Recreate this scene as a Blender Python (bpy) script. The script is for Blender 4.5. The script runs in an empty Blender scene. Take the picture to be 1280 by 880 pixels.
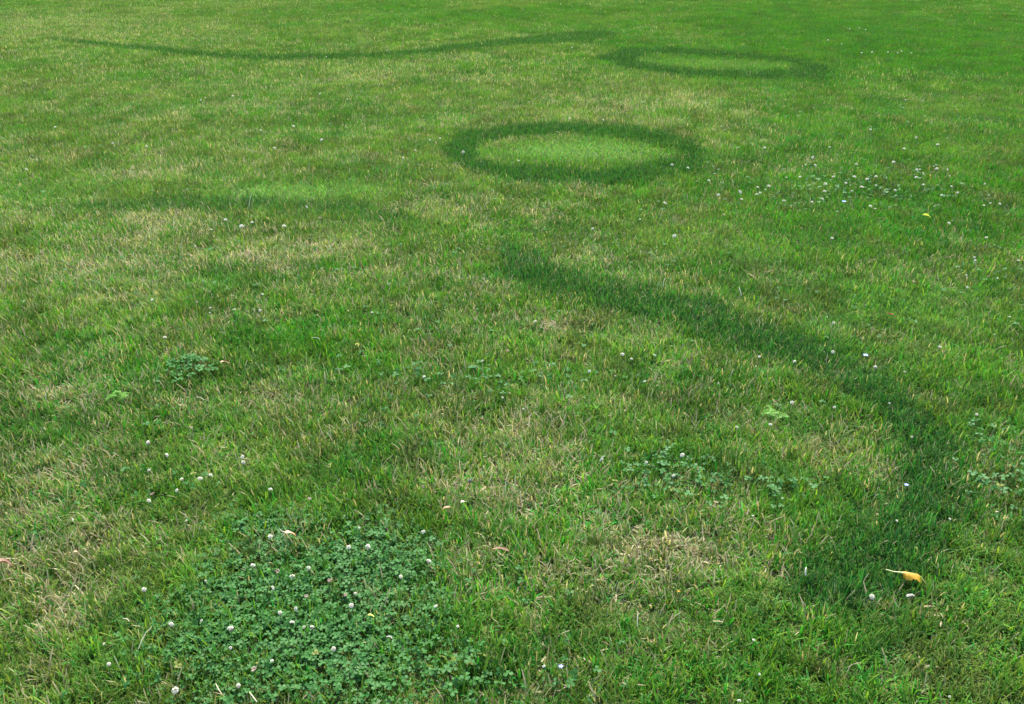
import bpy, math, random
import numpy as np
from mathutils import Vector, Matrix, Euler

S = bpy.context.scene
COL = S.collection
R = math.radians

# ------------------------------------------------------------------ camera, sky, sun, exposure
CAM_H, PITCH, FPX = 1.60, R(26.3), 1150.0          # eye height, downward pitch, focal length in photo pixels
cam_d = bpy.data.cameras.new('camera')
cam_d.sensor_width = 36.0
cam_d.lens = FPX / 1280.0 * 36.0
cam_d.clip_start, cam_d.clip_end = 0.05, 2000.0
cam = bpy.data.objects.new('camera', cam_d); COL.objects.link(cam)
cam.location = (0, 0, CAM_H); cam.rotation_euler = (math.pi / 2 - PITCH, 0, 0)
S.camera = cam

SUN_EL, SUN_AZ = R(57), R(12)                       # high, in front of the camera and a little to the right
W = bpy.data.worlds.new('World'); S.world = W; W.use_nodes = True
nt = W.node_tree
sky = nt.nodes.new('ShaderNodeTexSky'); sky.sky_type = 'NISHITA'; sky.sun_disc = False
sky.sun_elevation = SUN_EL; sky.sun_rotation = SUN_AZ
bg = nt.nodes['Background']; bg.inputs['Strength'].default_value = 0.15
sky.dust_density = 1.5
nt.links.new(sky.outputs[0], bg.inputs['Color'])
sun_d = bpy.data.lights.new('sun', 'SUN'); sun_d.energy = 2.7; sun_d.angle = R(1.0); sun_d.color = (1.0, 0.94, 0.82)
sun = bpy.data.objects.new('sun', sun_d); COL.objects.link(sun)
sdir = Vector((math.sin(SUN_AZ) * math.cos(SUN_EL), math.cos(SUN_AZ) * math.cos(SUN_EL), math.sin(SUN_EL)))
sun.rotation_euler = (-sdir).to_track_quat('-Z', 'Y').to_euler(); sun.location = (0, 0, 30)
S.view_settings.view_transform = 'Standard'; S.view_settings.look = 'None'
S.view_settings.exposure = 1.96; S.view_settings.gamma = 1.0
S.cycles.max_bounces = 6; S.cycles.diffuse_bounces = 3; S.cycles.transmission_bounces = 3
S.cycles.use_denoising = True

rng = np.random.default_rng(7)
random.seed(7)

# ------------------------------------------------------------------ the lie of the land
def hz(x, y):
    """gentle unevenness of the lawn"""
    x = np.asarray(x, float); y = np.asarray(y, float)
    z = .012 * np.sin(1.1 * x + .7 * y + .4) + .010 * np.sin(-1.7 * x + 1.3 * y) + .006 * np.sin(3.1 * x - 2.3 * y + 1.) + .03 * np.sin(.31 * x + .23 * y)
    return z * np.exp(-((x * x + y * y) / 45. ** 2))

SP, CP = math.sin(PITCH), math.cos(PITCH)
def at(px, py, h=0.0):
    """the lawn point (x, y) seen at a pixel of the photograph, for something h above the ground"""
    u, v = (px - 640.) / FPX, (py - 440.) / FPX
    dx, dy, dz = u, CP - v * SP, -SP - v * CP
    x = y = 0.0; z = 0.0
    for _ in range(4):
        t = (z + h - CAM_H) / dz
        x, y = dx * t, dy * t
        z = float(hz(x, y))
    return x, y
def scale_at(py):
    """photo pixels per metre, across, for the ground seen at row py"""
    x, y = at(640, py)
    return FPX / (y * CP + CAM_H * SP)

def vnoise(x, y, seed=0):
    x = np.asarray(x, float); y = np.asarray(y, float)
    xi = np.floor(x).astype(np.int64); yi = np.floor(y).astype(np.int64)
    fx = x - xi; fy = y - yi
    fx = fx * fx * (3 - 2 * fx); fy = fy * fy * (3 - 2 * fy)
    def h(a, b):
        n = (a * 374761393 + b * 668265263 + seed * 1274126177) & 0xffffffff
        n = ((n ^ (n >> 13)) * 1274126177) & 0xffffffff
        n = n ^ (n >> 16)
        return (n & 0xffff) / 65535.0
    return (h(xi, yi) * (1 - fx) + h(xi + 1, yi) * fx) * (1 - fy) + (h(xi, yi + 1) * (1 - fx) + h(xi + 1, yi + 1) * fx) * fy
def fbm(x, y, f, seed=0, oct=3):
    s = 0; a = 1.; t = 0
    for k in range(oct):
        s = s + a * vnoise(x * f + 17.3 * k, y * f - 9.1 * k, seed + k * 7); t += a; a *= .55; f *= 2.1
    return s / t                                     # 0..1, mean .5

def to_ground(px, py, rx, ry):
    cx, cy = at(px, py, .035)
    rm = rx / scale_at(py)
    y0 = at(px, py + ry, .035)[1]; y1 = at(px, max(py - ry, -60), .035)[1]
    return cx, cy, rm, cy - y0, y1 - cy
def blob_field(x, y, blobs, rough=.35):
    out = np.zeros_like(x)
    wx = (fbm(x, y, 3.1, 51) - .5) * 2; wy = (fbm(x, y, 3.1, 77) - .5) * 2
    for b in blobs:
        cx, cy, rm, n0, n1 = to_ground(*b[:4])
        dx = (x - cx) / rm + wx * rough
        dyr = (y - cy)
        dy = np.where(dyr < 0, dyr / n0, dyr / n1) + wy * rough
        out += b[4] * np.exp(-(dx * dx + dy * dy))
    return out

# dry, straw-coloured places: where they lie, how far they reach, how dry they are
DRY = [(600,600,80,32,.50),(680,560,70,40,.30),(880,670,120,40,.50),(800,690,60,45,.28),(930,690,60,25,.35),(60,680,90,40,.45),
 (100,765,70,36,.48),(18,700,30,22,.45),(80,575,70,20,.38),(686,402,24,10,1.0),(140,365,38,10,.60),(55,362,25,9,.55),(80,480,40,14,.45),
 (90,320,120,25,.22),(250,310,150,28,.22),(200,268,75,9,.45),(330,310,60,16,.32),(490,340,60,18,.30),(530,385,70,22,.28),(540,250,60,12,.40),
 (470,95,40,9,.35),(580,70,35,4,.6),(600,95,30,5,.35),(215,210,60,9,.35),(60,28,120,16,.32),(210,40,150,14,.28),(840,125,70,12,.34),(930,140,50,9,.26),
 (900,77,50,4,.32),(800,190,34,7,.32),(660,176,45,5,.25),(1060,560,60,22,.36),(1105,580,28,16,.36),(800,415,40,13,.32),(850,320,24,7,.40),(1190,152,70,9,.26),
 (1260,545,40,18,.25),(1120,745,80,22,.34),(1010,800,100,40,.15),(700,720,60,40,.2),(350,500,150,36,.2),(560,520,100,28,.2),(430,300,30,14,.35),
 (600,690,50,18,.25),(1230,680,40,22,.25),(430,560,60,18,.18),(300,130,120,10,.15),(60,130,60,8,.3),(640,520,60,20,.2),(985,560,50,18,.22),(20,420,60,20,.25)]
LUSH = [(1150,55,260,50,1.3),(1230,180,140,40,.5),(1000,300,200,40,.35),(640,460,130,32,.6),(840,590,75,26,.7),(960,605,60,20,.5),(1250,600,40,50,.25),(370,760,200,110,.8),(620,20,300,14,.35),(330,420,120,30,.3),(1120,280,90,16,.4),(1060,240,150,30,.35),(30,120,60,5,.4),(300,760,200,100,.3),(1230,330,60,30,.25)]
PALE = [(370,235,85,10,1.6),(722,184,106,12,1.25),(1130,380,130,30,.35),(900,300,140,30,.3),(890,78,80,5,.6),(40,230,130,30,.3),(1260,720,90,50,.3),(960,740,60,40,.2)]

# the dark rings: the middle line of each band and its half width, as photo points put on the ground
ARC = [(637,300,12),(650,318,20),(680,338,23),(740,358,20),(800,370,22),(860,383,28),(920,402,32),(980,425,31),(1040,450,27),(1090,478,27),(1128,512,30),(1156,555,33),(1168,600,40),(1152,645,46),(1108,688,47),(1050,714,34),(1005,730,14)]
RING_N = [(572,180,12),(590,166,8),(640,159,7.5),(700,156,7.5),(760,158,7.5),(810,164,8),(850,174,10),(868,187,11),(856,201,9),(800,212,8.5),(740,216,8),(680,214,8),(620,207,7.5),(584,196,8),(572,180,12)]
RING_F = [(770,71,6),(795,62,4.2),(840,61,3.5),(890,65,3.2),(940,68,3.2),(990,73.5,4.8),(1026,83.5,6.5),(998,90,4.8),(940,91,3.8),(890,89.5,3.6),(840,86,3.8),(795,79,4.5),(770,71,6)]
ARC_B = [(62,46,1),(100,50,2),(150,55.5,2.4),(210,61,3),(280,67,4),(340,69.5,4.6),(420,68,3.8),(480,66,3.4),(530,62.5,4.2),(570,57,5),(620,52.5,5),(660,49,6),(700,45.5,7.5),(742,40,7)]
ARC_L = [(95,252,4),(140,251,8),(200,249,9),(260,248,9),(320,249,9),(380,252,10),(430,257,11),(470,262,8),(500,268,4)]
WID = {'ARC': .80, 'RING_N': .90, 'RING_F': .98, 'ARC_B': .62, 'ARC_L': .85}
RINGS = [('ARC', ARC, .93), ('RING_N', RING_N, 1.0), ('RING_F', RING_F, 1.0), ('ARC_B', ARC_B, .88), ('ARC_L', ARC_L, .55)]
def ring_ground(pts):
    g = []
    for px, py, hw in pts:
        x, y = at(px, py, .045)
        g.append((x, y, hw, px, py))
    # half width on the ground, measured square to the band: a mix of its reach across and its reach in depth
    out = []
    for i, (x, y, hw, px, py) in enumerate(g):
        a = g[max(i - 1, 0)]; b = g[min(i + 1, len(g) - 1)]
        tx, ty = b[0] - a[0], b[1] - a[1]; L = math.hypot(tx, ty) or 1
        nx, ny = -ty / L, tx / L
        dep = abs(at(px, py - hw)[1] - at(px, py + hw)[1]) / 2
        acr = hw / scale_at(py)
        out.append((x, y, math.hypot(nx * acr * 1.25, ny * dep)))
    return out
RG = [(n, [(x, y, w * WID[n]) for x, y, w in ring_ground(p)], a) for n, p, a in RINGS]
def ring_strength(x, y, pts, soft=1.):
    best = np.full(x.shape, 9.0)
    for (ax, ay, aw), (bx, by, bw) in zip(pts[:-1], pts[1:]):
        vx, vy = bx - ax, by - ay
        t = np.clip(((x - ax) * vx + (y - ay) * vy) / (vx * vx + vy * vy + 1e-9), 0, 1)
        d = np.hypot(x - ax - t * vx, y - ay - t * vy) / (aw + t * (bw - aw) + 1e-6)
        best = np.minimum(best, d)
    best = best + ((fbm(x, y, 5., 91) - .5) * .9 + (fbm(x, y, 16., 92) - .5) * .7) * soft
    return np.clip((1.42 - best) / (.4 + .6 * soft), 0, 1)

# clover: photo ellipses on the ground, with how dense the leaves stand
CLOVER = {'main': [(372,772,148,98,1.2),(425,690,75,40,.8),(275,745,58,60,.6),(430,800,45,50,.5),(330,645,85,22,.3)],
          'middle': [(640,462,110,24,.5),(740,470,70,18,.4),(480,470,90,26,.4)],
          'right_mid': [(840,590,62,26,1.1),(965,608,55,20,.8),(900,600,70,24,.5)],
          'right_edge': [(1248,600,44,48,.8),(1240,540,40,20,.3)],
          'bottom': [(600,825,75,45,.5),(690,850,90,30,.3),(560,860,50,30,.4)],
          'drift': [(1060,240,130,26,.5)],
          'side': [(1235,342,45,18,.5)],
          'beyond': [(230,605,75,25,.4)]}
def clover_density(x, y, key):
    f = blob_field(x, y, CLOVER[key], .3)
    n = (fbm(x, y, 11., 33) - .5) * 1.5 + (fbm(x, y, 4., 35) - .5) * 1.3
    return np.clip((f * (1 + n) - .10) * 1.15, 0, 1)

# ------------------------------------------------------------------ helpers
def mesh_from(name, V, F, attrs=None, smooth=False):
    me = bpy.data.meshes.new(name)
    me.from_pydata([tuple(v) for v in V], [], [tuple(f) for f in F])
    for k, (typ, dat) in (attrs or {}).items():
        a = me.attributes.new(k, typ, 'POINT')
        a.data.foreach_set('color' if typ == 'FLOAT_COLOR' else 'value', np.asarray(dat, np.float32).ravel())
    if smooth:
        me.polygons.foreach_set('use_smooth', np.ones(len(me.polygons), bool))
    me.update(); return me
def big_mesh(name, V, T, attrs=None, smooth=True):
    """triangles or quads (T: n x 3 or n x 4) straight from arrays"""
    V = np.asarray(V, np.float32); T = np.asarray(T, np.int32); k = T.shape[1]
    me = bpy.data.meshes.new(name)
    me.vertices.add(len(V)); me.vertices.foreach_set('co', V.ravel())
    me.loops.add(T.size); me.loops.foreach_set('vertex_index', T.ravel())
    me.polygons.add(len(T)); me.polygons.foreach_set('loop_start', np.arange(0, T.size, k, dtype=np.int32))
    if smooth: me.polygons.foreach_set('use_smooth', np.ones(len(T), bool))
    for n, (typ, dat) in (attrs or {}).items():
        a = me.attributes.new(n, typ, 'POINT')
        a.data.foreach_set('color' if typ == 'FLOAT_COLOR' else ('vector' if typ == 'FLOAT_VECTOR' else 'value'), np.asarray(dat, np.int32 if typ == 'INT' else np.float32).ravel())
    me.update(calc_edges=True); return me
def link(name, me, mat=None, parent=None):
    if mat and not me.materials: me.materials.append(mat)
    o = bpy.data.objects.new(name, me); COL.objects.link(o)
    if parent: o.parent = parent
    return o
def tag(o, label=None, cat=None, group=None, kind=None):
    if label: o['label'] = label
    if cat: o['category'] = cat
    if group: o['group'] = group
    if kind: o['kind'] = kind
    return o
def empty(name, loc, rot=(0, 0, 0), scale=1):
    o = bpy.data.objects.new(name, None); COL.objects.link(o)
    o.location = loc; o.rotation_euler = rot; o.scale = (scale,) * 3; o.empty_display_size = .02
    return o
def rotm(a):
    return np.array(Euler(a).to_matrix())

# ------------------------------------------------------------------ materials
def new_mat(name):
    m = bpy.data.materials.new(name); m.use_nodes = True
    m.node_tree.nodes.clear(); return m, m.node_tree.nodes, m.node_tree.links
def leafy(N, L, color, trans=.35, rough=.5, spec=.35, tcol=(1.15, 1.2, .6)):
    """a thin leaf: reflects, and lets some light through"""
    p = N.new('ShaderNodeBsdfPrincipled'); p.inputs['Roughness'].default_value = rough
    p.inputs['Specular IOR Level'].default_value = spec
    L.new(color, p.inputs['Base Color'])
    mul = N.new('ShaderNodeMix'); mul.data_type = 'RGBA'; mul.blend_type = 'MULTIPLY'; mul.inputs[0].default_value = 1
    L.new(color, mul.inputs[6]); mul.inputs[7].default_value = (*tcol, 1)
    t = N.new('ShaderNodeBsdfTranslucent'); L.new(mul.outputs[2], t.inputs['Color'])
    mx = N.new('ShaderNodeMixShader'); mx.inputs[0].default_value = trans
    L.new(p.outputs[0], mx.inputs[1]); L.new(t.outputs[0], mx.inputs[2])
    o = N.new('ShaderNodeOutputMaterial'); L.new(mx.outputs[0], o.inputs['Surface'])
def attr(N, name, typ='GEOMETRY'):
    a = N.new('ShaderNodeAttribute'); a.attribute_name = name; a.attribute_type = typ; return a
def mixc(N, L, fac, a, b, blend='MIX'):
    m = N.new('ShaderNodeMix'); m.data_type = 'RGBA'; m.blend_type = blend
    for s, v in ((0, fac), (6, a), (7, b)):
        if hasattr(v, 'is_linked') or hasattr(v, 'links'): L.new(v, m.inputs[s])
        else: m.inputs[s].default_value = v if s == 0 else (*v, 1)
    return m.outputs[2]
def math_(N, L, op, a, b=None):
    m = N.new('ShaderNodeMath'); m.operation = op
    for i, v in enumerate((a, b)):
        if v is None: continue
        if isinstance(v, (int, float)): m.inputs[i].default_value = v
        else: L.new(v, m.inputs[i])
    return m.outputs[0]

def grass_mat(name, where):
    m, N, L = new_mat(name)
    col = attr(N, 'col', where).outputs['Color']; dry = attr(N, 'dry', where).outputs['Fac']
    rnd = attr(N, 'rnd').outputs['Fac']; rn2 = attr(N, 'rnd2').outputs['Fac']; t = attr(N, 't').outputs['Fac']
    hsv = N.new('ShaderNodeHueSaturation')
    L.new(math_(N, L, 'MULTIPLY_ADD', rn2, .085), hsv.inputs['Hue']); hsv.inputs['Hue'].node  # hue .475 ... .525
    hsv.inputs['Hue'].links[0].from_node.inputs[2].default_value = .458
    hsv.inputs['Saturation'].default_value = 1.02
    v = N.new('ShaderNodeMath'); v.operation = 'MULTIPLY_ADD'; L.new(rnd, v.inputs[0]); v.inputs[1].default_value = .85; v.inputs[2].default_value = .57
    L.new(v.outputs[0], hsv.inputs['Value']); L.new(col, hsv.inputs['Color'])
    straw = mixc(N, L, rn2, (.47, .42, .25), (.22, .17, .095))
    isdry = math_(N, L, 'LESS_THAN', rnd, dry)
    c = mixc(N, L, isdry, hsv.outputs[0], straw)
    # yellowed tip on part of the blades, where the mower cut them
    tip = math_(N, L, 'MULTIPLY', math_(N, L, 'GREATER_THAN', t, .9), math_(N, L, 'GREATER_THAN', rn2, .55))
    c = mixc(N, L, math_(N, L, 'MULTIPLY', tip, .45), c, (.30, .27, .12))
    leafy(N, L, c, .42, .6, .14)
    return m
M_LAWN = grass_mat('lawn_blades', 'INSTANCER')
M_RING = grass_mat('ring_blades', 'GEOMETRY')

def leaf_mat(name, c1, c2, mark=None, trans=.3, rough=.45, spec=.4, tcol=(1.15, 1.2, .6), scale=60):
    m, N, L = new_mat(name)
    oi = N.new('ShaderNodeObjectInfo'); geo = N.new('ShaderNodeNewGeometry')
    no = N.new('ShaderNodeTexNoise'); no.inputs['Scale'].default_value = scale; no.inputs['Detail'].default_value = 3
    L.new(geo.outputs['Position'], no.inputs['Vector'])
    f = N.new('ShaderNodeMapRange'); f.inputs[1].default_value = .3; f.inputs[2].default_value = .7
    L.new(no.outputs[0], f.inputs[0])
    c = mixc(N, L, f.outputs[0], c1, c2)
    if mark:
        t = attr(N, 't').outputs['Fac']
        k = math_(N, L, 'MULTIPLY', math_(N, L, 'GREATER_THAN', t, .42), math_(N, L, 'LESS_THAN', t, .62))
        c = mixc(N, L, math_(N, L, 'MULTIPLY', k, .5), c, mark)
    leafy(N, L, c, trans, rough, spec, tcol)
    return m
M_CLOVER = leaf_mat('clover_leaf', (.013, .068, .010), (.046, .150, .026), (.060, .162, .042), .22, .55, .15, scale=48)
M_CLOVER_OLD = leaf_mat('yellowing_clover_leaf', (.10, .15, .02), (.19, .20, .05), None, .25, .6, .12, scale=60)
M_TUFT = leaf_mat('blue_green_clover', (.014, .078, .011), (.052, .165, .028), (.075, .19, .048), .22, .55, .14, scale=48)
M_LIME = leaf_mat('lime_leaf', (.07, .22, .012), (.115, .265, .022), None, .35, .5, .2)
M_STEM = leaf_mat('green_stem', (.06, .13, .03), (.10, .16, .05), None, .2)
M_PETAL = leaf_mat('white_petal', (.62, .60, .44), (.76, .74, .62), None, .25, .7, .1, (1, 1, .9), 200)
M_WITHER = leaf_mat('withered_petal', (.42, .30, .20), (.55, .44, .34), None, .3, .7, .2, (1, .9, .8), 200)
M_STRAW = leaf_mat('straw', (.50, .42, .24), (.62, .55, .38), None, .2, .6, .3, (1, .95, .8), 90)
M_YELLOW = leaf_mat('yellow_leaf', (.50, .31, .022), (.30, .15, .014), None, .3, .6, .2, (1.1, .95, .4), 220)
M_YSTALK = leaf_mat('pale_stalk', (.52, .50, .20), (.60, .58, .28), None, .1)
M_ORANGE = leaf_mat('orange_leaf', (.68, .34, .15), (.72, .45, .26), None, .25, .55, .3, (1, .9, .8), 120)
M_TAN = leaf_mat('tan_leaf', (.44, .25, .13), (.54, .36, .20), None, .2, .6, .3, (1, .9, .8), 120)
M_BUFF = leaf_mat('buff_leaf', (.50, .43, .28), (.58, .52, .38), None, .2, .6, .3, (1, .95, .8), 120)
M_REDBR = leaf_mat('red_brown_leaf', (.30, .10, .05), (.36, .15, .08), None, .2, .55, .3, (1, .8, .7), 120)
M_BROWN = leaf_mat('brown_leaf', (.17, .09, .05), (.24, .14, .08), None, .15, .6, .3, (1, .8, .7), 120)
M_YGREEN = leaf_mat('yellow_green_leaf', (.42, .48, .06), (.50, .50, .12), None, .35, .5, .3, (1, 1, .6), 120)
M_WHITE = leaf_mat('bleached_white', (.52, .49, .38), (.44, .41, .30), None, .2, .6, .3, (1, 1, 1), 150)
M_BLUE = leaf_mat('pale_blue_petal', (.25, .33, .72), (.38, .46, .80), None, .3, .6, .2, (1, 1, 1), 150)
mb, N, L = new_mat('black_shell'); pb = N.new('ShaderNodeBsdfPrincipled'); pb.inputs['Base Color'].default_value = (.008, .008, .010, 1); pb.inputs['Roughness'].default_value = .35
nb = N.new('ShaderNodeTexNoise'); nb.inputs['Scale'].default_value = 400; bb = N.new('ShaderNodeBump'); bb.inputs['Strength'].default_value = .2
L.new(nb.outputs[0], bb.inputs['Height']); L.new(bb.outputs[0], pb.inputs['Normal'])
L.new(pb.outputs[0], N.new('ShaderNodeOutputMaterial').inputs['Surface']); M_BLACK = mb

# ------------------------------------------------------------------ ground: soil and thatch, one sheet to the horizon
def graded(lo, hi, fine0, fine1, step, grow=1.22):
    a = list(np.arange(fine0, fine1 + 1e-6, step))
    s = step
    while a[-1] < hi: s *= grow; a.append(a[-1] + s)
    s = step; b = []
    x = fine0
    while x > lo: s *= grow; x -= s; b.append(x)
    return np.array(b[::-1] + a)
gx = graded(-900, 900, -16, 16, .25); gy = graded(-900, 900, 0, 26, .25)
GX, GY = np.meshgrid(gx, gy)
V = np.stack([GX.ravel(), GY.ravel(), hz(GX, GY).ravel()], 1)
nx_, ny_ = len(gx), len(gy)
ii = (np.arange(ny_ - 1)[:, None] * nx_ + np.arange(nx_ - 1)[None]).ravel()
Q = np.stack([ii, ii + 1, ii + nx_ + 1, ii + nx_], 1)
mg, N, L = new_mat('soil_and_thatch')
geo = N.new('ShaderNodeNewGeometry')
n1 = N.new('ShaderNodeTexNoise'); n1.inputs['Scale'].default_value = 55; n1.inputs['Detail'].default_value = 6
n2 = N.new('ShaderNodeTexNoise'); n2.inputs['Scale'].default_value = 1.6; n2.inputs['Detail'].default_value = 5
for n in (n1, n2): L.new(geo.outputs['Position'], n.inputs['Vector'])
f1 = N.new('ShaderNodeMapRange'); f1.inputs[1].default_value = .35; f1.inputs[2].default_value = .68; L.new(n1.outputs[0], f1.inputs[0])
f2 = N.new('ShaderNodeMapRange'); f2.inputs[1].default_value = .35; f2.inputs[2].default_value = .65; L.new(n2.outputs[0], f2.inputs[0])
cA = mixc(N, L, f1.outputs[0], (.045, .056, .015), (.13, .115, .05))
cB = mixc(N, L, f1.outputs[0], (.035, .062, .012), (.085, .105, .03))
cc = mixc(N, L, f2.outputs[0], cA, cB)
pg = N.new('ShaderNodeBsdfPrincipled'); pg.inputs['Roughness'].default_value = .95; pg.inputs['Specular IOR Level'].default_value = .1
L.new(cc, pg.inputs['Base Color'])
bu = N.new('ShaderNodeBump'); bu.inputs['Strength'].default_value = .9; bu.inputs['Distance'].default_value = .01
L.new(n1.outputs[0], bu.inputs['Height']); L.new(bu.outputs[0], pg.inputs['Normal'])
L.new(pg.outputs[0], N.new('ShaderNodeOutputMaterial').inputs['Surface'])
tag(link('ground', big_mesh('ground', V, Q), mg), kind='structure')

# ------------------------------------------------------------------ grass blades
def blade_geo(n, length, width, lean, spread, cut, seed, flat=.12):
    """n curved, blunt-cut blades in one tuft; returns vertices, quads and per-vertex attributes"""
    r = np.random.default_rng(seed)
    NS = 4
    V, F, A = [], [], {'rnd': [], 'rnd2': [], 't': []}
    for i in range(n):
        a = r.uniform(0, 2 * math.pi); rad = spread * math.sqrt(r.uniform())
        bx, by = rad * math.cos(a), rad * math.sin(a)
        az = r.uniform(0, 2 * math.pi)
        ln = length * r.uniform(.55, 1.12)
        le = abs(r.normal(0, lean)) if r.uniform() > flat else r.uniform(1.1, 1.45)
        curl = r.uniform(.05, .8)
        w = width * r.uniform(.65, 1.2)
        d = np.array([math.cos(az), math.sin(az), 0]); side0 = np.array([-math.sin(az), math.cos(az), 0])
        tw = r.uniform(-.9, .9)
        p = np.array([bx, by, -.004]); ang = le * .45
        r1, r2 = r.uniform(), r.uniform()
        base = len(V)
        for k in range(NS):
            t = k / (NS - 1)
            wk = w * (1, 1.02, .85, .42 if cut else .12)[k] * .5
            side = side0 * math.cos(tw * t) + np.array([0, 0, 1.]) * math.sin(tw * t) * .4
            V.append(p + side * wk); V.append(p - side * wk)
            A['rnd'] += [r1, r1]; A['rnd2'] += [r2, r2]; A['t'] += [t, t]
            ang = min(le * .45 + (le * .55 + curl) * (t + .33), 1.62)
            p = p + (d * math.sin(ang) + np.array([0, 0, 1.]) * math.cos(ang)) * ln / (NS - 1)
            if p[2] < .003: p[2] = .003
        for k in range(NS - 1):
            q = base + 2 * k; F.append((q, q + 1, q + 3, q + 2))
    return np.array(V), np.array(F), {k: np.array(v) for k, v in A.items()}

tufts = bpy.data.collections.new('grass_tufts')           # sources of the lawn's instancer, never linked to the scene
LOD = [dict(n=13, length=.047, width=.0030, lean=.55, spread=.028), dict(n=15, length=.045, width=.0036, lean=.5, spread=.042), dict(n=18, length=.048, width=.0044, lean=.45, spread=.070)]
NV = 7
for l, p in enumerate(LOD):
    for v in range(NV):
        q = dict(p); wv = (.68, .8, .95, 1.0, 1.12, 1.3, 1.7)[v] if l == 0 else (.75, .85, .95, 1.0, 1.05, 1.1, 1.2)[v]                  # fine fescue to broad rye
        q['width'] = p['width'] * wv; q['n'] = int(p['n'] / wv ** .8); q['lean'] = p['lean'] * (1, .8, 1, 1.5, .9, 1.1, 1.2)[v]; q['length'] = p['length'] * (.95, 1.05, 1, .9, 1.1, 1, 1.15)[v]
        Vv, Ff, Aa = blade_geo(cut=True, seed=100 + l * 20 + v, flat=(.1, .1, .12, .3, .1, .12, .15)[v], **q)
        me = big_mesh('tuft', Vv, Ff, {k: ('FLOAT', x) for k, x in Aa.items()})
        me.materials.append(M_LAWN)
        o = bpy.data.objects.new('tuft_%02d' % (l * NV + v), me); tufts.objects.link(o)

bands = [(0.85, 3.9, 2700, 0), (3.9, 9.0, 1600, 1), (9.0, 27.0, 950, 2)]
PX, PY, PL = [], [], []
for y0, y1, den, l in bands:
    hw = .55 * y1 + 2.0
    n = int(den * (y1 - y0) * 2 * hw)
    x = rng.uniform(-hw, hw, n); y = rng.uniform(y0, y1, n)
    k = np.abs(x) < .55 * y + 2.0
    x, y = x[k], y[k]
    PX.append(x); PY.append(y + rng.normal(0, .16 * (1 + l), len(y))); PL.append(np.full(len(x), l))
X = np.concatenate(PX); Y = np.concatenate(PY); LV = np.concatenate(PL)

def colour_fields(X, Y):
    dry = blob_field(X, Y, DRY, .45)
    lush = blob_field(X, Y, LUSH, .4)
    pale = blob_field(X, Y, PALE, .3)
    # the left of the lawn is drier and paler than the right
    side = np.clip(.5 - X / (1.1 * Y + 2.), 0, 1)
    mot = fbm(X, Y, 2.2, 3, 4); fine = fbm(X, Y, 8.5, 9, 2); big = fbm(X, Y, .55, 21, 2)
    d = .05 + .12 * side + dry * .68 + (mot - .5) * .38 + (fine - .5) * .40 + (big - .5) * .20 - .22 * lush - .1 * np.clip((Y - 8) / 10, 0, 1)
    d = d + (vnoise(X * 15, Y * 15, 14) - .5) * .34 + (vnoise(X * 31, Y * 31, 15) - .5) * .22
    d = d * (1 + (vnoise(X * 21, Y * 21, 16) - .5) * 1.0) - .5 * np.clip(pale, 0, 1)
    d = d * (1 - .5 * np.clip((Y - 6) / 7, 0, 1))
    d = np.clip(d, .012, .93)
    g1 = np.array([.045, .164, .011]); g2 = np.array([.092, .178, .025]); g3 = np.array([.026, .130, .011]); g4 = np.array([.122, .262, .046])
    y_ = np.clip(.36 + .20 * np.exp(-((Y - 1.2) / 1.8) ** 2) + .45 * side + (fbm(X, Y, 1.3, 40, 4) - .5) * 1.9 - .55 * lush + .5 * dry, 0, 1)[:, None]
    k_ = np.clip((fbm(X, Y, 3.7, 62, 3) - .50) * 2.2 + .30 * lush, 0, .62)[:, None]
    c = g1 * (1 - y_) + g2 * y_
    c = c * (1 - k_) + g3 * k_
    b_ = np.clip((fbm(X, Y, 6.3, 83, 2) - .56) * 4, 0, .3)[:, None]          # bluish bent grass in small clumps
    c = c * (1 - b_) + np.array([.042, .140, .028]) * b_
    o_ = np.clip((fbm(X, Y, 9.7, 87, 2) - .60) * 4, 0, .6)[:, None]          # olive, nearly spent clumps
    c = c * (1 - o_) + np.array([.098, .115, .034]) * o_
    c = c * (1 + (vnoise(X * 13, Y * 13, 95) - .5) * .6 * (1 - .6 * np.clip((Y - 5) / 6, 0, 1)) + (vnoise(X * 5, Y * 5, 96) - .5) * .35)[:, None]
    p_ = np.clip(pale, 0, 1)[:, None]
    c = c * (1 - p_) + g4 * p_
    return d, c, lush, pale
D, C, LU, PA = colour_fields(X, Y)
SOFT = {'ARC': 1.15, 'RING_N': 1.0, 'RING_F': .4, 'ARC_B': .4, 'ARC_L': 1.}
RS = [np.clip(ring_strength(X, Y, pts, SOFT[nm]) * a, 0, 1) for nm, pts, a in RG]
RT = np.max(RS, 0)
CL = np.max([clover_density(X, Y, k) for k in CLOVER], 0)
keep = (rng.uniform(size=len(X)) > RT * .80) & (rng.uniform(size=len(X)) > np.where(LV == 0, CL * .55, CL * .3))
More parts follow.
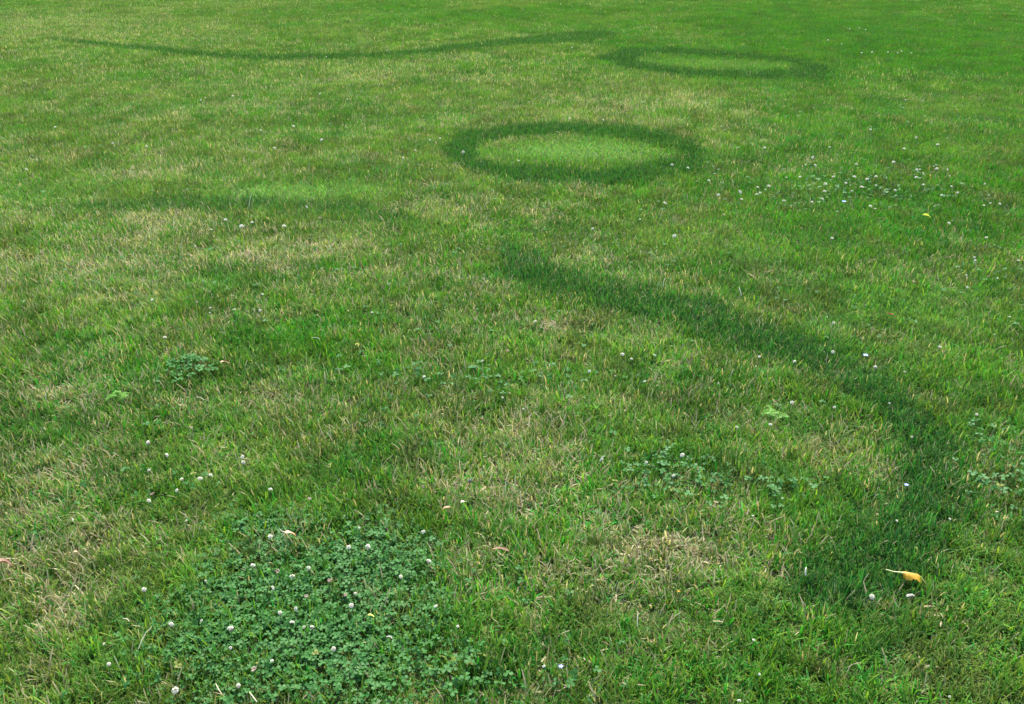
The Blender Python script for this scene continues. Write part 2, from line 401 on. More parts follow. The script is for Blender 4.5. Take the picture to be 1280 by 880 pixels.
# worn spots stand thinner
keep &= rng.uniform(size=len(X)) > np.clip(D - .35, 0, .5) * .8
X, Y, LV, D, C, LU, RT, PA = [a[keep] for a in (X, Y, LV, D, C, LU, RT, PA)]
n = len(X)
ringc = np.array([.028, .110, .018])
k_ = (RT * .9)[:, None]; C = C * (1 - k_) + ringc * k_ * (1 - .22 * np.clip((Y - 5) / 4, 0, 1))[:, None]
D = D * (1 - .85 * RT)
C = C * rng.uniform(.80, 1.22, (n, 1)) * rng.uniform(.94, 1.06, (n, 3))
rot = np.stack([rng.normal(0, .10, n), rng.normal(0, .10, n), rng.uniform(0, 6.283, n)], 1)
hgt = (1 - .3 * np.clip(PA, 0, 1)) * (.80 + .45 * fbm(X, Y, 4.1, 5, 2)) * (1 - .22 * np.clip(D, 0, 1)) * (1 + .12 * np.clip(LU, 0, 1))
s_ = rng.uniform(.85, 1.2, n)
scl = np.stack([s_, s_, s_ * hgt], 1)
var = LV * NV + rng.integers(0, NV, n)
me = bpy.data.meshes.new('lawn_grass'); me.vertices.add(n)
me.vertices.foreach_set('co', np.stack([X, Y, hz(X, Y)], 1).astype(np.float32).ravel())
for nm, typ, dat in (('col', 'FLOAT_COLOR', np.concatenate([C, np.ones((n, 1))], 1)), ('dry', 'FLOAT', D), ('rot', 'FLOAT_VECTOR', rot), ('scl', 'FLOAT_VECTOR', scl), ('var', 'INT', var)):
    a = me.attributes.new(nm, typ, 'POINT')
    a.data.foreach_set({'FLOAT_COLOR': 'color', 'FLOAT_VECTOR': 'vector'}.get(typ, 'value'), np.asarray(dat, np.int32 if typ == 'INT' else np.float32).ravel())
lawn = link('lawn_grass', me, M_LAWN)
tag(lawn, 'mown green lawn with dry straw coloured patches filling the whole view', 'grass', kind='stuff')
ng = bpy.data.node_groups.new('scatter_tufts', 'GeometryNodeTree')
ng.interface.new_socket('Geometry', in_out='INPUT', socket_type='NodeSocketGeometry')
ng.interface.new_socket('Geometry', in_out='OUTPUT', socket_type='NodeSocketGeometry')
gi = ng.nodes.new('NodeGroupInput'); go = ng.nodes.new('NodeGroupOutput')
m2p = ng.nodes.new('GeometryNodeMeshToPoints'); iop = ng.nodes.new('GeometryNodeInstanceOnPoints')
ci = ng.nodes.new('GeometryNodeCollectionInfo'); ci.inputs['Collection'].default_value = tufts
ci.inputs['Separate Children'].default_value = True; ci.inputs['Reset Children'].default_value = True
def named(nm, typ):
    a = ng.nodes.new('GeometryNodeInputNamedAttribute'); a.data_type = typ; a.inputs['Name'].default_value = nm; return a.outputs['Attribute']
e2r = ng.nodes.new('FunctionNodeEulerToRotation')
lk = ng.links.new
lk(gi.outputs[0], m2p.inputs['Mesh']); lk(m2p.outputs[0], iop.inputs['Points']); lk(ci.outputs[0], iop.inputs['Instance'])
iop.inputs['Pick Instance'].default_value = True
lk(named('var', 'INT'), iop.inputs['Instance Index']); lk(named('rot', 'FLOAT_VECTOR'), e2r.inputs[0]); lk(e2r.outputs[0], iop.inputs['Rotation'])
lk(named('scl', 'FLOAT_VECTOR'), iop.inputs['Scale']); lk(iop.outputs[0], go.inputs[0])
lawn.modifiers.new('scatter', 'NODES').node_group = ng

# ------------------------------------------------------------------ the rings of lush dark grass
def scatter_tufts_mesh(name, X, Y, C, D, lod, hscale, seed):
    """real blades at the points, joined"""
    r = np.random.default_rng(seed)
    src = [blade_geo(cut=True, seed=300 + lod * 20 + v, **LOD[lod]) for v in range(6)]
    pick = r.integers(0, 6, len(X)); ang = r.uniform(0, 6.283, len(X)); sc = r.uniform(.85, 1.2, len(X)); Z = hz(X, Y)
    Vs, Fs, at_ = [], [], {'rnd': [], 'rnd2': [], 't': [], 'dry': [], 'col': []}
    off = 0
    for v in range(6):
        ix = np.nonzero(pick == v)[0]
        if not len(ix): continue
        Vv, Ff, Aa = src[v]; m = len(Vv); k = len(ix)
        ca, sa = np.cos(ang[ix])[:, None], np.sin(ang[ix])[:, None]; s = sc[ix][:, None]
        vx = (Vv[None, :, 0] * ca - Vv[None, :, 1] * sa) * s + X[ix][:, None]
        vy = (Vv[None, :, 0] * sa + Vv[None, :, 1] * ca) * s + Y[ix][:, None]
        vz = Vv[None, :, 2] * s * hscale + Z[ix][:, None]
        Vs.append(np.stack([vx, vy, vz], 2).reshape(-1, 3))
        Fs.append((Ff[None] + (off + np.arange(k) * m)[:, None, None]).reshape(-1, 4)); off += k * m
        for q in ('rnd', 'rnd2', 't'): at_[q].append(np.tile(Aa[q], k))
        at_['dry'].append(np.repeat(D[ix], m)); at_['col'].append(np.repeat(np.concatenate([C[ix], np.ones((k, 1))], 1), m, 0))
    A = {q: ('FLOAT_COLOR' if q == 'col' else 'FLOAT', np.concatenate(x)) for q, x in at_.items()}
    return big_mesh(name, np.concatenate(Vs), np.concatenate(Fs), A)
RING_INFO = {'ARC': ('grass_arc', 'broad dark green arc of lush grass curving through the right foreground', 'grass arc', 0, 2400, 1.32),
             'RING_N': ('grass_ring', 'nearer closed dark grass ring around a pale yellow green centre', 'grass ring', 1, 1500, 1.3),
             'RING_F': ('grass_ring', 'farther and smaller closed dark grass ring at the upper right', 'grass ring', 2, 620, 1.3),
             'ARC_B': ('grass_arc', 'thin dark wavy line of lush grass across the far left lawn', 'grass arc', 2, 620, 1.3),
             'ARC_L': ('grass_arc', 'faint dark grass arc on the left in front of a pale strip', 'grass arc', 1, 1100, 1.15)}
for k, (nm, pts, amp) in enumerate(RG):
    name, label, cat, lod, den, hs = RING_INFO[nm]
    P = np.array(pts)
    pad = P[:, 2].max() * 1.8
    x0, x1, y0, y1 = P[:, 0].min() - pad, P[:, 0].max() + pad, P[:, 1].min() - pad, P[:, 1].max() + pad
    n = int(den * (x1 - x0) * (y1 - y0))
    x = rng.uniform(x0, x1, n); y = rng.uniform(y0, y1, n)
    s = ring_strength(x, y, pts, SOFT[nm]) * amp
    q = rng.uniform(size=n) < s
    x, y, s = x[q], y[q], s[q]
    c = np.array({'RING_F': [.024, .096, .014], 'ARC_B': [.028, .104, .015], 'RING_N': [.026, .102, .015]}.get(nm, [.033, .113, .019]))[None] * rng.uniform(.7, 1.4, (len(x), 1)) * rng.uniform(.92, 1.08, (len(x), 3))
    d = np.clip(.03 + (fbm(x, y, 9, 8) - .5) * .12, 0, 1)
    root = empty(name, (P[:, 0].mean(), P[:, 1].mean(), 0))
    tag(root, label, cat, 'rings and arcs of darker grass')
    me = scatter_tufts_mesh('dark_grass', x, y, c, d, lod, hs, 40 + k)
    o = link('dark_grass', me, M_RING, root)
    o.location = -Vector(root.location); o['kind'] = 'stuff'

# ------------------------------------------------------------------ clover
def clover_leaf_geo(seed, petiole=.055, size=.0135):
    r = np.random.default_rng(seed)
    V, F, T = [], [], []
    prof = [(0, .08), (.38, .72), (.78, .98), (1.0, .42)]
    for k in range(3):
        az = k * 2.094 + r.normal(0, .12); up = r.uniform(-.25, .35); fold = r.uniform(.12, .5); sz = size * r.uniform(.88, 1.1)
        d = np.array([math.cos(az), math.sin(az), 0]); s = np.array([-math.sin(az), math.cos(az), 0]); z = np.array([0, 0, 1.])
        b = len(V)
        for t, w in prof:
            c = d * (t * sz) + z * (math.sin(up) * t * sz - .16 * sz * t * t)
            tip = -.10 * sz if t == 1.0 else 0
            V += [c + s * w * sz * .48 + z * fold * w * sz * .45, c + d * tip, c - s * w * sz * .48 + z * fold * w * sz * .45]
            T += [t - .12, t, t - .12]
        for i in range(3):
            a = b + 3 * i
            F += [(a, a + 1, a + 4, a + 3), (a + 1, a + 2, a + 5, a + 4)]
    tl = rotm((r.normal(0, .32), r.normal(0, .32), 0))
    V = [tl @ v + np.array([0, 0, petiole]) for v in V]
    bx, by = r.normal(0, .014, 2); b = len(V); wv = .0008
    for t in (0, .5, 1):
        p = np.array([bx * (1 - t) ** 1.6, by * (1 - t) ** 1.6, petiole * t * 1.0])
        V += [p + np.array([wv, 0, 0]), p - np.array([wv, 0, 0])]; T += [0, 0]
    F += [(b, b + 1, b + 3, b + 2), (b + 2, b + 3, b + 5, b + 4)]
    return np.array(V), np.array(F), np.array(T)
CLV = [clover_leaf_geo(500 + i) for i in range(10)]
CLM = {}
def clover_mesh(v, mat):
    if (v, mat.name) not in CLM:
        V, F, T = CLV[v]
        me = big_mesh('clover_leaf', V, F, {'t': ('FLOAT', T)}); me.materials.append(mat); CLM[(v, mat.name)] = me
    return CLM[(v, mat.name)]
def joined_clover(name, X, Y, sc, hsc, mat, parent, seed):
    r = np.random.default_rng(seed); Vs, Fs, Ts = [], [], []; off = 0
    Z = hz(X, Y)
    for x, y, z, s, h in zip(X, Y, Z, sc, hsc):
        V, F, T = CLV[r.integers(0, len(CLV))]
        a = r.uniform(0, 6.283); ca, sa = math.cos(a), math.sin(a)
        W_ = np.stack([(V[:, 0] * ca - V[:, 1] * sa) * s + x, (V[:, 0] * sa + V[:, 1] * ca) * s + y, V[:, 2] * s * h + z], 1)
        Vs.append(W_); Fs.append(F + off); Ts.append(T); off += len(V)
    me = big_mesh(name, np.concatenate(Vs), np.concatenate(Fs), {'t': ('FLOAT', np.concatenate(Ts))})
    o = link(name, me, mat, parent)
    if parent: o.location = -Vector(parent.location)
    o['kind'] = 'stuff'
    return o
def patch_points(key, per_m2):
    xs, ys = [], []
    for b in CLOVER[key]:
        cx, cy, rm, n0, n1 = to_ground(*b[:4]); xs += [cx - 1.7 * rm, cx + 1.7 * rm]; ys += [cy - 1.7 * n0, cy + 1.7 * n1]
    x0, x1, y0, y1 = min(xs), max(xs), max(min(ys), 1.0), max(ys)
    n = int(per_m2 * (x1 - x0) * (y1 - y0))
    x = rng.uniform(x0, x1, n); y = rng.uniform(y0, y1, n)
    k = rng.uniform(size=n) < clover_density(x, y, key)
    x, y = x[k], y[k]
    o = np.argsort(y); return x[o], y[o]
def clover_patch(key, label, per_m2, n_leaves, size=1.0, mat=None):
    mat = mat or M_CLOVER
    x, y = patch_points(key, per_m2)
    root = empty('clover_patch', (*at(*CLOVER[key][0][:2]), 0)); tag(root, label, 'clover patch', 'patches of clover in the lawn')
    r = random.Random(len(x))
    # the leaves that show largest: nearest and inside the frame
    inside = np.abs(x) < .557 * (y * CP + CAM_H * SP) - .02
    idx = [i for i in np.nonzero(inside & (y > 1.53))[0]][:n_leaves]
    for i in idx:
        o = bpy.data.objects.new('clover_leaf', clover_mesh(r.randrange(len(CLV)), M_CLOVER_OLD if r.random() < .05 else mat)); COL.objects.link(o)
        o.parent = root; s = size * r.uniform(.55, 1.4)
        o.location = (x[i] - root.location.x, y[i] - root.location.y, float(hz(x[i], y[i])))
        o.rotation_euler = (0, 0, r.uniform(0, 6.283)); o.scale = (s, s, s * r.uniform(.55, .95))
    rest = np.setdiff1d(np.arange(len(x)), idx)
    if len(rest):
        rr = np.random.default_rng(len(x))
        joined_clover('foliage', x[rest], y[rest], size * rr.uniform(.7, 1.3, len(rest)), rr.uniform(.55, .95, len(rest)), mat, root, 9)
clover_patch('main', 'large dense patch of dark clover with white flowers at lower left', 13500, 300, .60)
clover_patch('right_mid', 'small clover patch in the middle between dry grass and dark arc', 2080, 90, .75)
clover_patch('middle', 'thin wide patch of clover above the centre of the lawn', 1040, 60, .75)
clover_patch('right_edge', 'clover patch at the right edge outside the broad dark arc', 1500, 80, .8)
clover_patch('bottom', 'thin clover patch at the bottom right of the large one', 1440, 80, .75)
clover_patch('beyond', 'thin clover around white flowers on the far left of the big patch', 1120, 40, .75)
for key, den in (('drift', 900), ('side', 700)):
    x, y = patch_points(key, den)
    rr = np.random.default_rng(3)
    root = empty('clover_patch', (*at(*CLOVER[key][0][:2]), 0))
    tag(root, {'drift': 'far clover patch dotted with many white flowers on the right', 'side': 'small clover patch with few white flowers at the right edge'}[key], 'clover patch', 'patches of clover in the lawn')
    joined_clover('foliage', x, y, rr.uniform(.6, 1.05, len(x)), rr.uniform(.7, 1.15, len(x)), M_CLOVER, root, 10)
# single clover leaves strewn through the grass
n = 7500
x = rng.uniform(-6, 6, n); y = rng.uniform(1.0, 8.5, n)
k = (np.abs(x) < .55 * y + 1.2) & (rng.uniform(size=n) < np.clip((fbm(x, y, 1.7, 71, 3) - .42) * 4, .06, 1)) & (ring_strength(x, y, RG[0][1]) < .8)
x, y = x[k], y[k]
o = joined_clover('scattered_clover', x, y, rng.uniform(.5, .95, len(x)), rng.uniform(.5, .9, len(x)), M_CLOVER, None, 12)
tag(o, 'scattered small clover leaves growing thinly through the mown grass', 'clover leaves', kind='stuff')

# ------------------------------------------------------------------ a compact clump of blue green clover and the lime green weeds
cx, cy = at(234, 470)
root = empty('clover_clump', (cx, cy, float(hz(cx, cy))))
tag(root, 'compact raised blue green clover clump alone in pale grass on the left', 'clover clump')
r = random.Random(4)
for i in range(80):
    a = r.uniform(0, 6.283); q = math.sqrt(r.uniform(0, 1)) * (1 + .25 * math.sin(3 * a + 1) + .15 * math.sin(5 * a))
    o = bpy.data.objects.new('clover_leaf', clover_mesh(r.randrange(len(CLV)), M_TUFT)); COL.objects.link(o); o.parent = root
    s = r.uniform(.6, 1.1)
    o.location = (.092 * q * math.cos(a), .10 * q * math.sin(a), 0); o.rotation_euler = (0, 0, r.uniform(0, 6.283))
    o.scale = (s, s, 1.15 - .5 * q)

def frond_mesh(name, ln, seed, pairs=9):
    """a feathery leaf: a midrib with pairs of narrow pointed leaflets"""
    r = np.random.default_rng(seed); V, F = [], []
    pts = []
    for i in range(pairs + 1):
        t = i / pairs
        pts.append(np.array([ln * t, 0, .035 + .03 * math.sin(t * 2.4) - .012 * t]))
    for i in range(pairs):
        p, q = pts[i], pts[i + 1]; b = len(V); w = np.array([0, .0012, 0])
        V += [p + w, p - w, q - w, q + w]; F.append((b, b + 1, b + 2, b + 3))
        t = i / pairs; L_ = .020 * (1 - .65 * t) * r.uniform(.8, 1.2)
        for sgn in (1, -1):
            d = np.array([.55, sgn * .8, r.uniform(-.2, .5)]); d /= np.linalg.norm(d); n_ = np.cross(d, [0, 0, 1.]); n_ /= np.linalg.norm(n_)
            b = len(V); h = L_ * .26
            V += [p, p + d * L_ * .5 + n_ * h, p + d * L_, p + d * L_ * .5 - n_ * h]; F.append((b, b + 1, b + 2, b + 3))
    return mesh_from(name, V, F)
def lime_weed(px, py, label, fronds):
    x, y = at(px, py, .05)
    root = empty('feathery_weed', (x, y, float(hz(x, y)))); tag(root, label, 'weed', 'lime green weeds')
    for i, (ox, oy, rz, ln, tilt) in enumerate(fronds):
        o = link('frond', frond_mesh('frond', ln, 60 + i), M_LIME, root)
        o.location = (ox * .7, oy * .7, .008); o.rotation_euler = (tilt, 0, rz); o.scale = (.68, .68, .75)
lime_weed(965, 514, 'bright lime green feathery weed inside the broad dark arc', [(-.045, .02, .15, .075, .2), (-.02, -.01, -.25, .095, -.1), (-.03, .015, -.9, .06, .1), (.0, -.015, -.1, .08, .3), (.02, .03, 2.9, .05, .2)])
lime_weed(146, 493, 'lime green feathery weed in pale dry grass at the far left', [(-.06, .0, .1, .07, .2), (.0, .01, .0, .075, -.1), (-.03, .0, 1.2, .05, .1), (.01, -.01, .7, .05, .3), (.03, 0, 2.8, .06, .2)])

# ------------------------------------------------------------------ white clover flowers
def head_geo(seed, n, lo, hi, rad, droop=0.):
    r = np.random.default_rng(seed); V, F = [], []
    for i in range(n):
        z = lo + (hi - lo) * (i + .5) / n
        a = i * 2.39996 + r.normal(0, .15)
        q = math.sqrt(max(0, 1 - z * z))
        d = np.array([q * math.cos(a), q * math.sin(a), z * .95 - droop]); d /= np.linalg.norm(d)
        s = np.cross(d, [0, 0, 1.]); s /= (np.linalg.norm(s) + 1e-9); u = np.cross(s, d)
        rr = rad * r.uniform(.86, 1.12); w = rad * .17
        b = len(V); c = d * rr * .72
        V += [d * rr * .25, c + s * w, c + u * w * .8, c - s * w, c - u * w * .8, d * rr + u * w * .9]
        F += [(b, b + 1, b + 2), (b, b + 2, b + 3), (b, b + 3, b + 4), (b, b + 4, b + 1), (b + 5, b + 2, b + 1), (b + 5, b + 3, b + 2), (b + 5, b + 4, b + 3), (b + 5, b + 1, b + 4)]
    return np.array(V), np.array(F)
HEADS = []
for i in range(5):
    V, F = head_geo(700 + i, 46, (-.35, -.2, -.6, -.3, -.45)[i], .98, .0095)
    m = big_mesh('flower_head', V, F, smooth=False); m.materials.append(M_PETAL); HEADS.append(m)
SKIRTS = []
for i in range(3):
    V, F = head_geo(720 + i, 20, -.85, -.1, .0098, .55)
    m = big_mesh('withered_florets', V, F, smooth=False); m.materials.append(M_WITHER); SKIRTS.append(m)
OLD = []
for i in range(2):
    V, F = head_geo(730 + i, 42, -.9, .85, .0085, .5)
    m = big_mesh('flower_head', V, F, smooth=False); m.materials.append(M_WITHER); OLD.append(m)
def tube_mesh(name, pts, rad, sides=5, mat=None):
    V, F = [], []
    for i, p in enumerate(pts):
        p = np.array(p, float); rr = rad[i] if hasattr(rad, '__len__') else rad
        for k in range(sides):
            a = 2 * math.pi * k / sides; V.append(p + np.array([math.cos(a) * rr, math.sin(a) * rr, 0]))
    for i in range(len(pts) - 1):
        for k in range(sides):
            a = i * sides + k; b = i * sides + (k + 1) % sides
            F.append((a, b, b + sides, a + sides))
    m = mesh_from(name, V, F, smooth=True)
    if mat: m.materials.append(mat)
    return m
STEMS = [tube_mesh('stem', [(bx, by, 0), (bx * .5, by * .5, .45), (0, 0, 1.0)], (.0011, .001, .0009), 5, M_STEM) for bx, by in ((.010, .004), (-.008, .006), (.004, -.012), (-.005, -.006))]

# photo positions of every flower head; 'o' = brown and withered, 's' = small
FL = [(383,259),(282,275),(302,283),(315,278),(355,283),(400,272,'o'),(264,287,'s'),(244,308,'s'),(190,375),(246,377,'o'),(263,385),(262,391,'s'),(293,387),(325,388),(328,368),(206,422),(116,405,'o'),
 (831,254),(800,274,'s'),(741,286),(843,295),(465,391),(669,402),(684,411,'o'),(778,443),(789,449),(818,444),(737,464),(806,477),(530,471),(635,438,'o'),(769,470,'s'),(603,451,'s'),(628,497,'s'),
 (886,226),(893,217,'s'),(898,244),(925,240),(927,249),(947,234),(950,241),(946,243),(961,233),(957,237,'s'),(983,222,'s'),(1000,221),(980,251),(1015,253),(1019,207),(1016,197),(1007,206,'s'),(1042,221),(1032,230),(1031,239),(1028,249),(1068,221),(1057,229),(1065,239),(1077,234),(1084,224),(1095,221),(1095,232),(1119,238),(1088,258),(1094,261,'s'),(1070,205),(1146,212),(1145,222),(1154,217),(1171,211),(1167,208,'s'),(1184,212),(1187,220,'s'),(1154,231),(1177,244,'s'),(1189,233,'s'),(1197,241),(1231,230,'s'),(1230,257),(1238,254,'s'),(1250,255),(1236,244,'s'),(1168,258,'s'),(1186,279),(1233,297),(1218,322),(1219,326),(1273,326),(1208,344),(1208,347,'s'),(1209,359),(1247,348),(1235,345,'o'),(1040,298),(1034,396,'s'),(1042,404),(1175,434),(1262,396),(1243,418,'s'),(1041,440),(1094,459),(1131,465),(993,452),(949,446),(945,458,'s'),(898,479,'s'),(905,268,'o'),
 (185,553),(208,569),(303,571),(304,578),(239,534,'o'),(186,588),(227,599),(250,598),(263,594),(221,613),(186,626),(190,617,'o'),(338,612),(233,651,'s'),(338,671),(387,623,'o'),
 (316,707),(365,721),(341,735),(347,714,'o'),(386,710),(412,725,'o'),(383,745,'o'),(370,761),(350,766),(365,778),(390,784),(380,784,'s'),(417,811),(257,726,'s'),(288,785),(214,780),(252,776,'s'),(180,737),(136,830),(130,805,'s'),(219,863),(298,857),(340,826,'s'),(317,836,'o'),(288,810,'s'),
 (436,684),(460,683),(449,660,'s'),(529,665),(536,701),(501,721),(439,757),(432,743,'o'),(444,742,'s'),(545,758),(529,608,'o'),(654,511,'s'),(572,783,'s'),(753,574,'s'),(808,578),(853,569),(842,595),
 (921,534),(963,531),(1043,509),(990,503),(1112,504,'s'),(1221,518),(978,623,'s'),(941,645,'s'),(1121,651,'s'),(1187,649,'s'),(1140,546,'s'),(1090,746),(949,843,'s'),(924,876,'s'),(1187,871,'s'),(942,800,'s'),(680,833,'s'),(1246,640,'s'),
 (101,80,'o'),(257,122),(251,125),(291,120),(206,116,'s'),(400,117),(434,124),(326,163),(343,185),(367,158),(402,175),(141,179),(183,183),(145,165,'s'),(69,159),(33,212),(519,188),(504,198),(579,190),(537,175),(550,173),(540,211,'s'),(484,63),(453,100,'s'),(500,110,'s'),(408,71),(46,200,'s'),(188,97,'s'),(280,106,'s'),
 (701,5),(703,54),(715,59),(730,56),(740,60),(1062,36),(1074,35),(1082,37),(1035,50),(1052,55),(1077,66),(1110,65),(1122,66),(1127,64),(1139,66),(1090,65),(754,150),(712,148),(648,201),(956,185),(1037,184),(1088,162),(1130,186),(1145,172),(1172,181),(1015,197,'s'),(1071,205,'s'),(1132,125),(840,206),(860,210),(1150,212,'s'),(1117,203)]
# landmarks the flowers are told apart by
ZONES = [(340,700,'on the far side of the big clover patch'),(372,770,'in the middle of the big clover patch'),(438,748,'just right of the middle of the clover patch'),(450,675,'at the far right corner of the clover patch'),
 (528,690,'along the right edge of the clover patch'),(245,770,'in the left half of the clover patch'),(310,840,'at the near end of the clover patch'),(558,770,'just beyond the right edge of clover patch'),
 (132,817,'on grass left of the clover patch'),(240,600,'in the bright group beyond the clover patch'),(188,585,'left of the bright group beyond clover patch'),(304,574,'right of the bright group beyond clover patch'),(240,534,'in dry grass far beyond the clover patch'),(338,612,'just beyond the clover patch in grass'),
 (220,375,'far behind the blue green clover clump'),(310,382,'right and behind the blue green clump'),(206,422,'directly behind the blue green clover clump'),(116,405,'in the dry grass at far left'),
 (300,282,'just below the faint left arc'),(390,265,'on the right part of the faint left arc'),(465,391,'alone in pale grass left of centre'),(560,465,'in the thin clover above centre'),(670,440,'around the pale bare patch above centre'),
 (790,455,'inside the upper bend of the broad arc'),(780,285,'between nearer ring and the broad arc'),(838,255,'just below the right of the nearer ring'),
 (892,225,'right of the nearer ring, leftmost of drift'),(945,240,'in the left clump of the drift'),(990,235,'left of centre in the drift'),(1015,203,'on the far edge of the drift'),(1035,235,'in the centre of the drift'),(1078,228,'right of centre in the drift'),(1090,258,'on the near edge of the drift'),(1150,215,'in the far right of the drift'),(1178,222,'right beyond the main drift'),(1180,248,'at the right end of drift'),(1238,248,'near the right edge beyond the drift'),
 (1220,325,'at the right edge in front of drift'),(1208,350,'in a row at the right, nearest group'),(1250,340,'close to the right edge by the small clover patch'),(1210,288,'between the drift and the right edge group'),(1040,298,'alone in grass between drift and broad arc'),(1040,400,'just outside the broad arc top'),(1175,430,'right of the broad arc at mid height'),(1255,407,'at the right edge level with the arc top'),(1090,458,'on the dark band of the broad arc'),(960,452,'on the inner edge of the broad arc'),
 (905,268,'alone in grass below the drift'),(820,578,'by the small middle clover patch'),(950,525,'beside the lime green weed inside the arc'),(1040,505,'inside the arc right of the lime weed'),(1221,518,'outside the arc at the right side'),(960,634,'in the dry grass inside the arc'),(1150,648,'on the arc beyond the yellow leaf'),(1090,746,'left of the yellow leaf, nearer'),(945,840,'at the bottom right of the frame'),(1187,871,'in the bottom right corner'),(680,833,'at the bottom centre of the lawn'),
 (640,505,'in the grass at the centre'),(753,574,'left of the small middle clover patch'),(529,608,'in dry grass right of the clover patch'),(387,623,'on the far edge of the clover patch, withered'),(1246,640,'in the clover at the right edge'),(1140,546,'on the lower bend of the arc'),
 (101,80,'in front of the thin far left arc'),(265,120,'left of centre on the far lawn'),(206,112,'in front of the middle of the far arc'),(415,118,'right of centre in front of the far arc'),(360,170,'between the faint and the far arc'),(155,175,'on the left far lawn'),(40,205,'at the left edge of the lawn'),(520,190,'just left of the nearer ring'),(545,175,'on the left rim of the nearer ring'),(450,68,'on the thin far arc line'),(475,105,'in pale grass left of far ring'),
 (720,57,'between the far arc end and far ring'),(701,5,'at the very top of the lawn'),(1070,36,'in the farthest row beyond the far ring'),(1050,55,'right of the far ring, left group'),(1110,65,'right of the far ring, right group'),(735,149,'on the far rim of the nearer ring'),(648,201,'inside the left of the nearer ring'),(850,208,'on the right rim of the nearer ring'),(1000,188,'beyond the drift on the left side'),(1120,172,'beyond the drift on the right side'),(1132,125,'alone beyond the drift, far right'),(1140,205,'at the far right rim of drift')]
ORD = ['first', 'second', 'third', 'fourth', 'fifth', 'sixth', 'seventh', 'eighth', 'ninth', 'tenth', 'eleventh', 'twelfth']
NUM = ['zero', 'one', 'two', 'three', 'four', 'five', 'six', 'seven', 'eight', 'nine', 'ten', 'eleven', 'twelve']
zone_of = [min(range(len(ZONES)), key=lambda z: math.hypot(f[0] - ZONES[z][0], 2.2 * (f[1] - ZONES[z][1]))) for f in FL]
r = random.Random(11)
for zi in range(len(ZONES)):
    mem = sorted([f for f, z in zip(FL, zone_of) if z == zi], key=lambda f: f[0])
    for i, f in enumerate(mem):
        kind = f[2] if len(f) > 2 else ''
        px, py = f[0], f[1]
        h = r.uniform(.042, .062) if py > 300 else r.uniform(.062, .084)
        x, y = at(px, py, h)
        far = py < 320
        s = {'': r.uniform(.58, .92), 's': r.uniform(.36, .55), 'o': r.uniform(.7, .95)}[kind] * (1.32 if far else .88)
        root = empty('clover_flower', (x, y, float(hz(x, y))))
        look = {'': 'white clover flower', 's': 'small white clover flower', 'o': 'withered tan clover flower'}[kind]
        if len(mem) == 1: lab = look + ' ' + ZONES[zi][2]
        else:
            pos = 'leftmost' if i == 0 else 'rightmost' if i == len(mem) - 1 else ORD[i] + ' from left'
            lab = f'{look}, {pos} of {NUM[len(mem)]}, {ZONES[zi][2]}'
            if len(lab.split()) > 16: lab = lab.replace('clover flower', 'flower', 1)
            if len(lab.split()) > 16: lab = lab.replace('big clover patch', 'clover patch').replace(' from left', '')
        tag(root, lab, 'flower', 'clover flowers in the lawn')
        st = bpy.data.objects.new('stem', STEMS[r.randrange(4)]); COL.objects.link(st); st.parent = root; st.scale = (1, 1, h - .004)
        hd = bpy.data.objects.new('flower_head', (OLD if kind == 'o' else HEADS)[r.randrange(2 if kind == 'o' else 5)]); COL.objects.link(hd)
        hd.parent = root; hd.location = (0, 0, h); hd.scale = (s * r.uniform(.9, 1.15), s * r.uniform(.9, 1.1), s * r.uniform(.62, .95)); hd.rotation_euler = (r.gauss(0, .4), r.gauss(0, .4), r.uniform(0, 6.28))
        if kind == '' and not far and r.random() < .5:
            sk = bpy.data.objects.new('withered_florets', SKIRTS[r.randrange(3)]); COL.objects.link(sk)
            sk.parent = root; sk.location = (0, 0, h - .001); sk.scale = (s * .98,) * 3; sk.rotation_euler = hd.rotation_euler

# ------------------------------------------------------------------ fallen leaves
def leaf_geo(ln, wd, curl, fold, wave, seed, nu=13, nv=7, teeth=.0, lobe=1.0):
    """a leaf blade along +x: u runs to the tip, v across; curl bends it lengthwise, fold lifts its halves"""
    r = np.random.default_rng(seed); ph = r.uniform(0, 6.28, 3)
    V, F = [], []
    for i in range(nu):
        u = i / (nu - 1)
        w = wd * .5 * (math.sin(math.pi * min(1, u ** .8 * .97 + .02)) ** lobe) * (1 + teeth * (1 if i % 2 else -1))
        ang = curl * (u - .2)
        cx_ = ln * (math.sin(ang) - math.sin(-curl * .2)) / curl if abs(curl) > 1e-3 else ln * u
        cz = -ln * (math.cos(curl * .2) - math.cos(ang)) / curl * -1 if abs(curl) > 1e-3 else 0
        for j in range(nv):
            v = j / (nv - 1) * 2 - 1
            a = fold * abs(v)
            V.append((cx_, v * w * math.cos(a), -cz + abs(v) * w * math.sin(a) + wave * math.sin(u * 7 + ph[0] + v * 2) * abs(v)))
    for i in range(nu - 1):
        for j in range(nv - 1):
            a = i * nv + j; F.append((a, a + nv, a + nv + 1, a + 1))
    return np.array(V), np.array(F)
